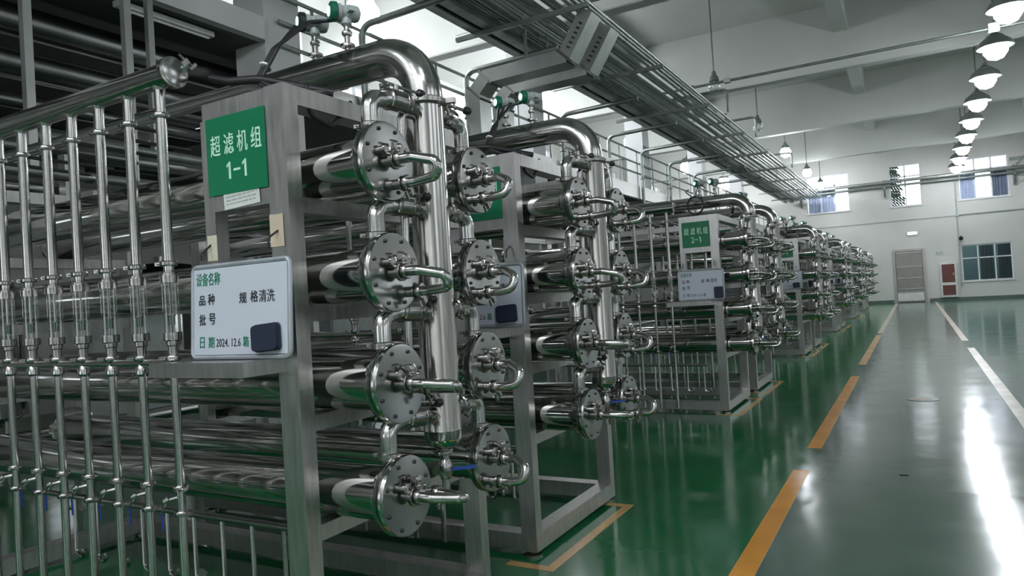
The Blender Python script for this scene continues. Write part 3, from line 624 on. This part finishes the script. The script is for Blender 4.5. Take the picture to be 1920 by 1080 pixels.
place('pipe_rack', rk, (0, 0, 0), 'long overhead rack of parallel pipes hung under the ceiling beams', 'pipe rack')
for i, y in enumerate((8.1, 10.9, 14.9, 17.8, 20.4, 23.2, 26.2, 29.4)):
    p = bend([(-6.85, y, 3.9), (-6.85, y, 5.62), (-5.0, y, 5.66)], .18, 5)
    place('feed_pipe', [N('bent_pipe', MB().tube(p, .05, 10).mesh('bent_pipe', 'galv')), N('coupling', ring(MB(), (-6.85, y, 4.8), (0, 0, 1), .075, .05).mesh('coupling', 'fit'))], (0, 0, 0),
          'bent grey pipe rising to the overhead rack, %s along it' % ORD[i], 'pipe', 'bent feed pipes to the rack')
for i, y in enumerate((18.0, 21.6, 28.6)):
    p = bend([(-4.3, y, RZ + .1), (-3.5, y, RZ + .55), (-3.5, y, RZ - .1)] if i else [(-4.3, y, RZ + .2), (-3.6, y, RZ + .2), (-3.6, y, RZ - .2)], .1, 4)
    p = bend([(-5.3, y, 6.32), (-3.75, y, 6.32), (-3.75, y, 5.75)], .12, 4)
    place('drop_pipe', [N('bent_pipe', MB().tube(p, .035, 8).mesh('bent_pipe', 'galv')), N('valve', MB().lathe((-4.6, y, 6.34), (0, 0, 1), [(.05, 0), (.05, .06), (.012, .07), (.012, .2), (.06, .21), (.06, .22)], 10).mesh('valve', 'valve'))], (0, 0, 0),
          'hooked drop pipe beside the overhead rack, %s along it' % ORD[i], 'pipe', 'hooked drop pipes beside the rack')
# stainless cable ducts stepping up to the rack
def duct_nodes():
    w, d = .18, .11; pts = [(-6.12, 0, 2.85), (-6.12, 0, 4.90), (-5.90, 0, 5.12), (-4.46, 0, 5.15), (-4.07, 0, 5.74)]
    n = []
    for a, b in zip(pts[:-1], pts[1:]):
        a, b = Vector(a), Vector(b); t = (b - a).normalized(); c = (a + b) / 2
        n.append(N('duct_section', MB().obox(c, t, (0, 1, 0), t.cross(Vector((0, 1, 0))), (b - a).length / 2 + .03, w, d).mesh('duct_section', 'galvlite', False)))
    for p in pts[1:-1]: n.append(N('joint_strip', MB().obox(Vector(p), (1, 0, 1), (0, 1, 0), (-1, 0, 1), .02, w + .006, .17).mesh('joint_strip', 'fit', False)))
    n.append(N('hanger', MB().box(-5.22, -5.18, -.02, .02, 5.22, 5.90).box(-5.22, -5.18, -.30, .30, 5.78, 5.80).mesh('hanger', 'galv', False)))
    n.append(N('foot_prop', MB().box(-6.16, -6.08, -.04, .04, 0, 2.85).mesh('foot_prop', 'galvlite', False)))
    m = MB()
    for q in range(6): m.obox((-4.38 + q * .045, -w - .004, 5.26 + q * .063), (1, 0, 1.4), (0, 1, 0), (-1.4, 0, 1), .012, .006, .03)
    n.append(N('slots', m.mesh('slots', 'black', False), kind='stuff')); return n
dn = duct_nodes()
place('cable_duct', dn, (0, 10.12, 0), 'stainless cable duct stepping up to the rack, one closer to the 1-1 rack', 'duct', 'stepped cable ducts')
place('cable_duct', dn, (0, 10.9, 0), 'stainless cable duct stepping up to the rack, one closer to the far wall', 'duct', 'stepped cable ducts')
place('ceiling_pipe', [N('pipe', MB().tube([(-7.2, 11.2, 6.42), (8, 11.2, 6.5)], .05, 10).mesh('pipe', 'galvlite')), N('clip', ring(MB(), (-4.5, 11.2, 6.43), (1, 0, 0), .07, .05).mesh('clip', 'galv'))], (0, 0, 0), 'pipe crossing above the cable ducts towards the aisle', 'pipe')
place('ceiling_conduit', [N('conduit', MB().tube([(-6, 17.75, 6.45), (8.9, 17.75, 6.45)], .035, 8).mesh('conduit', 'galv')), N('junction_box', MB().box(-3.75, -3.6, 17.68, 17.82, 6.40, 6.52).mesh('junction_box', 'greyhouse', False)), N('junction_box', MB().box(1.62, 1.82, 17.68, 17.82, 6.38, 6.54).mesh('junction_box', 'greyhouse', False))],
      (0, 0, 0), 'thin conduit crossing the hall beneath the ceiling at the pendant lamps', 'conduit')

# ------------------------------------------------------------------ mezzanine, with railing and services
DK = 4.5
struct('trim_32', MB().box(XL, -7.6, YB, 8.6, 4.95, 5.1).box(-7.6, -7.05, YB, 6.38, 4.95, 5.1).mesh('near_deck', 'dark', False))
struct('trim_33', MB().box(-7.05, -6.93, YB, 6.35, 4.93, 5.22).mesh('near_deck_beam', 'column', False))
struct('trim_30', MB().box(XL, -7.0, 7.5, YF, DK - .25, DK).mesh('mezzanine_deck', 'dark', False))
struct('trim_31', MB().box(-7.05, -6.93, 7.0, YF, DK - .3, DK + .08).mesh('deck_edge_beam', 'frame', False))
rl = []
for z in (4.95, 5.25, 5.6): rl.append(N('rail', MB().tube([(0, 6.6, z), (0, 42, z)], .028, 8).mesh('rail', 'galv')))
for q in range(24): rl.append(N('baluster', MB().tube([(0, 7.2 + q * 1.45, DK), (0, 7.2 + q * 1.45, 5.6)], .024, 8).mesh('baluster', 'galv')))
place('mezzanine_railing', rl, (-6.95, 0, 0), 'grey three-bar pipe railing along the mezzanine edge', 'railing')
for i, (x, z, r, mt, y1, hs, lab) in enumerate(((-8.0, 4.70, .17, 'dull', 7.4, (), 'fattest dull pipe overhead beside the first column, topmost'), (-8.0, 4.25, .15, 'dull', 7.4, (), 'fat dull pipe overhead beside the first column, below the topmost'),
        (-8.0, 3.85, .08, 'dull', 7.4, (), 'thin dull pipe overhead beside the first column, lowest'), (-9.2, 4.6, .14, 'dull', 7.4, (), 'dull pipe deep under the deck behind the fattest one'),
        (-6.35, 3.10, .05, 'galv', 7.0, (4.36,), 'thin grey pipe hung over the rear ends of the first rack'), (-5.5, 2.62, .035, 'galv', 7.0, (2.8, 3.57), 'thin grey pipe hung from two flat rods behind the flow header'),
        (-7.9, 3.35, .12, 'dull', 40, (), 'long dull pipe under the deck behind the column line'), (-8.6, 3.0, .10, 'dull', 40, (), 'long dull pipe slung lowest under the deck'))):
    m = MB().tube([(0, -4.5, 0), (0, y1, 0)], r, 18)
    place('overhead_pipe', [N('pipe', m.mesh('pipe', mt))] + [N('hanger', MB().box(-.03, .03, y - .03, y + .03, 0, 5.73 - z).mesh('hanger', 'galvlite', False)) for y in hs] + [N('saddle', ring(MB(), (0, 3.2, 0), (0, 1, 0), r + .012, .05).mesh('saddle', 'fit'))],
          (x, 0, z), lab, 'pipe', 'grey pipes hung by the mezzanine')
# tanks and headers standing under the mezzanine
for i, (x, y, r, h) in enumerate(((-9.2, 3.9, .55, 1.9), (-9.3, 6.4, .6, 2.1), (-9.2, 9.6, .55, 1.9), (-9.3, 12.3, .6, 2.1), (-9.2, 16.5, .6, 2.0), (-9.2, 19.4, .6, 2.0))):
    pr = [(.02, .35), (r * .6, .40), (r, .52), (r, h), (r * .75, h + .14), (.12, h + .2), (.12, h + .28)]
    n = [N('body', MB().lathe((0, 0, 0), (0, 0, 1), pr, 28).mesh('body', 'shell'))]
    for q in range(3): a = q * 2.1 + .4; n.append(N('leg', MB().tube([(r * .8 * math.cos(a), r * .8 * math.sin(a), 0), (r * .8 * math.cos(a), r * .8 * math.sin(a), .55)], .035, 8).mesh('leg', 'frame')))
    n.append(N('outlet_pipe', MB().tube(bend([(0, 0, .38), (0, 0, .2), (1.3, 0, .2)], .1), .04, 10).mesh('outlet_pipe', 'pipe')))
    place('steel_tank', n, (x, y, 0), 'domed steel tank on legs under the mezzanine, %s from the first column' % ORD[i], 'tank', 'steel tanks under the mezzanine')
for i, (z, x, r) in enumerate(((2.62, -6.2, .06), (2.35, -6.25, .045), (1.1, -6.3, .05), (.62, -6.2, .06))):
    place('service_pipe', [N('pipe', MB().tube([(x, -4.5, z), (x, 41, z)], r, 12).mesh('pipe', 'pipe'))] + [N('clip', ring(MB(), (x, y, z), (0, 1, 0), r + .015, .04).mesh('clip', 'fit')) for y in (2, 5, 8)], (0, 0, 0),
          'steel service pipe running behind all racks, %s from the top' % ORD[i], 'pipe', 'service pipes behind the racks')
for i, y in enumerate((1.1, 3.35, 5.3, 6.0, 7.5, 12.2, 14.2)):
    st = [N('upright', MB().box(-.05, .05, -.05, .05, 0, 2.9).mesh('upright', 'frame', False)), N('foot_plate', MB().box(-.1, .1, -.1, .1, 0, .012).mesh('foot_plate', 'frame', False)), N('arm', MB().box(-.5, .4, -.035, .035, 2.5, 2.56).mesh('arm', 'frame', False))]
    place('pipe_stand', st, (-6.05, y, 0), 'square steel pipe stand behind the racks, %s in line' % ORD[i], 'stand', 'pipe stands behind the racks')
for i, (x, y) in enumerate(((-7.9, 2.6), (-8.0, 5.0), (-7.9, 8.3))):
    n = [N('cabinet_body', MB().box(-.3, .3, -.4, .4, .1, 1.9).mesh('cabinet_body', 'greyhouse', False)), N('plinth', MB().box(-.28, .28, -.38, .38, 0, .1).mesh('plinth', 'dark', False)), N('door', MB().box(.3, .32, -.37, .37, .15, 1.85).mesh('door', 'greyhouse', False), [N('handle', MB().box(.32, .345, .26, .29, .95, 1.12).mesh('handle', 'black', False))])]
    place('control_cabinet', n, (x, y, 0), 'pale grey control cabinet behind the racks, %s one' % ORD[i], 'cabinet', 'control cabinets under the mezzanine')
# pump set seen between the racks low down, under the rack ends
place('duct_strip_light', [N('housing', MB().box(-.05, .05, -.6, .6, -.03, .03).mesh('housing', 'white', False)), N('tube', MB().tube([(0, -.55, -.045), (0, .55, -.045)], .014, 8).mesh('tube', 'white'))], (-7.25, 5.2, 4.90), 'unlit strip light fixed under the near mezzanine edge', 'light')

# ------------------------------------------------------------------ lamps
def pendant_nodes(lit, rod, r=.16):
    g = MB().lathe((0, 0, 0), (0, 0, 1), [(.01, -r), (r * .6, -r * .8), (r * .95, -r * .3), (r * .95, r * .25), (r * .6, r * .8), (.05, r)], 14).mesh('globe', 'lit' if lit else 'glass')
    b = MB().lathe((0, 0, r), (0, 0, 1), [(r * .75, -.04), (r * .7, .04), (.06, .12), (.05, .2)], 14).mesh('lamp_body', 'lampbody')
    rd_ = MB().tube([(0, 0, r + .18), (0, 0, rod)], .018, 8).mesh('rod', 'lampbody')
    return [N('globe', g), N('lamp_body', b), N('rod', rd_)]
pl_off, pl_on = pendant_nodes(False, 2.28), pendant_nodes(True, 2.28, .2)
pl_bay = pendant_nodes(True, 2.28, .25) + [N('reflector', MB().lathe((0, 0, .10), (0, 0, 1), [(.36, -.06), (.37, -.05), (.30, .08), (.20, .16), (.07, .20), (.06, .195), (.18, .15), (.28, .07), (.345, -.055)], 20).mesh('reflector', 'galvlite'))];  pl_fill = pendant_nodes(True, 2.28, .34) + [pl_bay[-1]]; pl_mez = pendant_nodes(True, 1.79, .34)
bulb = MB().lathe((0, 0, 0), (0, 0, 1), [(.01, -.1), (.05, -.06), (.05, .04), (.02, .12)], 10).mesh('bulb', 'white')
lab = ['first pendant lamp over the racks, unlit clear globe', 'second pendant lamp over the racks, unlit clear globe', 'lit pendant lamp over the racks, first glowing one', 'lit pendant lamp over the racks, second glowing one', 'lit pendant lamp over the racks, last one before the far wall']
for i, y in enumerate((17.8, 23.4, 28.9, 35.2, 40.6)):
    nd = pl_off + [N('bulb', bulb)] if i < 2 else pl_on
    place('pendant_lamp', nd, (-4.0, y, 6.4), lab[i], 'lamp', 'pendant lamps over the racks')
for x, y, lb in ((1.7, -3.6, 'by the side wall'), (1.7, -.8, 'over the aisle start'), (-4.0, -3.2, 'by the pipe rack'), (-1.2, -3.4, 'between the other two rows')):  # unseen lamps added to brighten the rack fronts and whiteboards
    place('pendant_lamp', pl_fill, (x, y, 6.4), 'unseen lit lamp added behind the camera, %s' % lb, 'lamp', 'fill lamps added behind the camera')
RY = (14.0, 16.6, 19.3, 22.2, 25.2, 28.2, 31.2, 34.2, 37.2, 40.2)
for i, y in enumerate(RY):
    place('high_bay_lamp', pl_bay, (1.72 + .008 * y, y, 6.4), 'glaring lit lamp in the bright row along the aisle, %s in the row' % ORD[i], 'lamp', 'lit lamps along the aisle')
for i, (x, y) in enumerate(((-8.6, 10.2), (-11, 12.5), (-8.6, 17.4), (-11, 20), (-8.6, 24.8), (-8.6, 32), (-8.6, 39))):
    place('pendant_lamp', pl_mez, (x, y, 6.9), 'lit pendant lamp above the mezzanine, %s in from the first column' % ORD[i], 'lamp', 'lit pendant lamps above the mezzanine')

# floor drain patch and specks
place('floor_drain', [N('ring', MB().lathe((0, 0, 0), (0, 0, 1), [(.17, 0), (.17, .004), (.12, .005)], 24).mesh('ring', 'worn')), N('cover', MB().lathe((0, 0, .005), (0, 0, 1), [(.1, 0), (.1, .002)], 20).mesh('cover', 'paleline'))], (0, 9.75, 0), 'round worn floor drain cover in the grey aisle', 'drain')
single('debris_scrap', MB().box(-.03, .03, -.008, .008, 0, .006).mesh('debris_scrap', 'black', False), (-.155, 6.05, 0), 'small dark scrap on the grey aisle floor', 'debris')
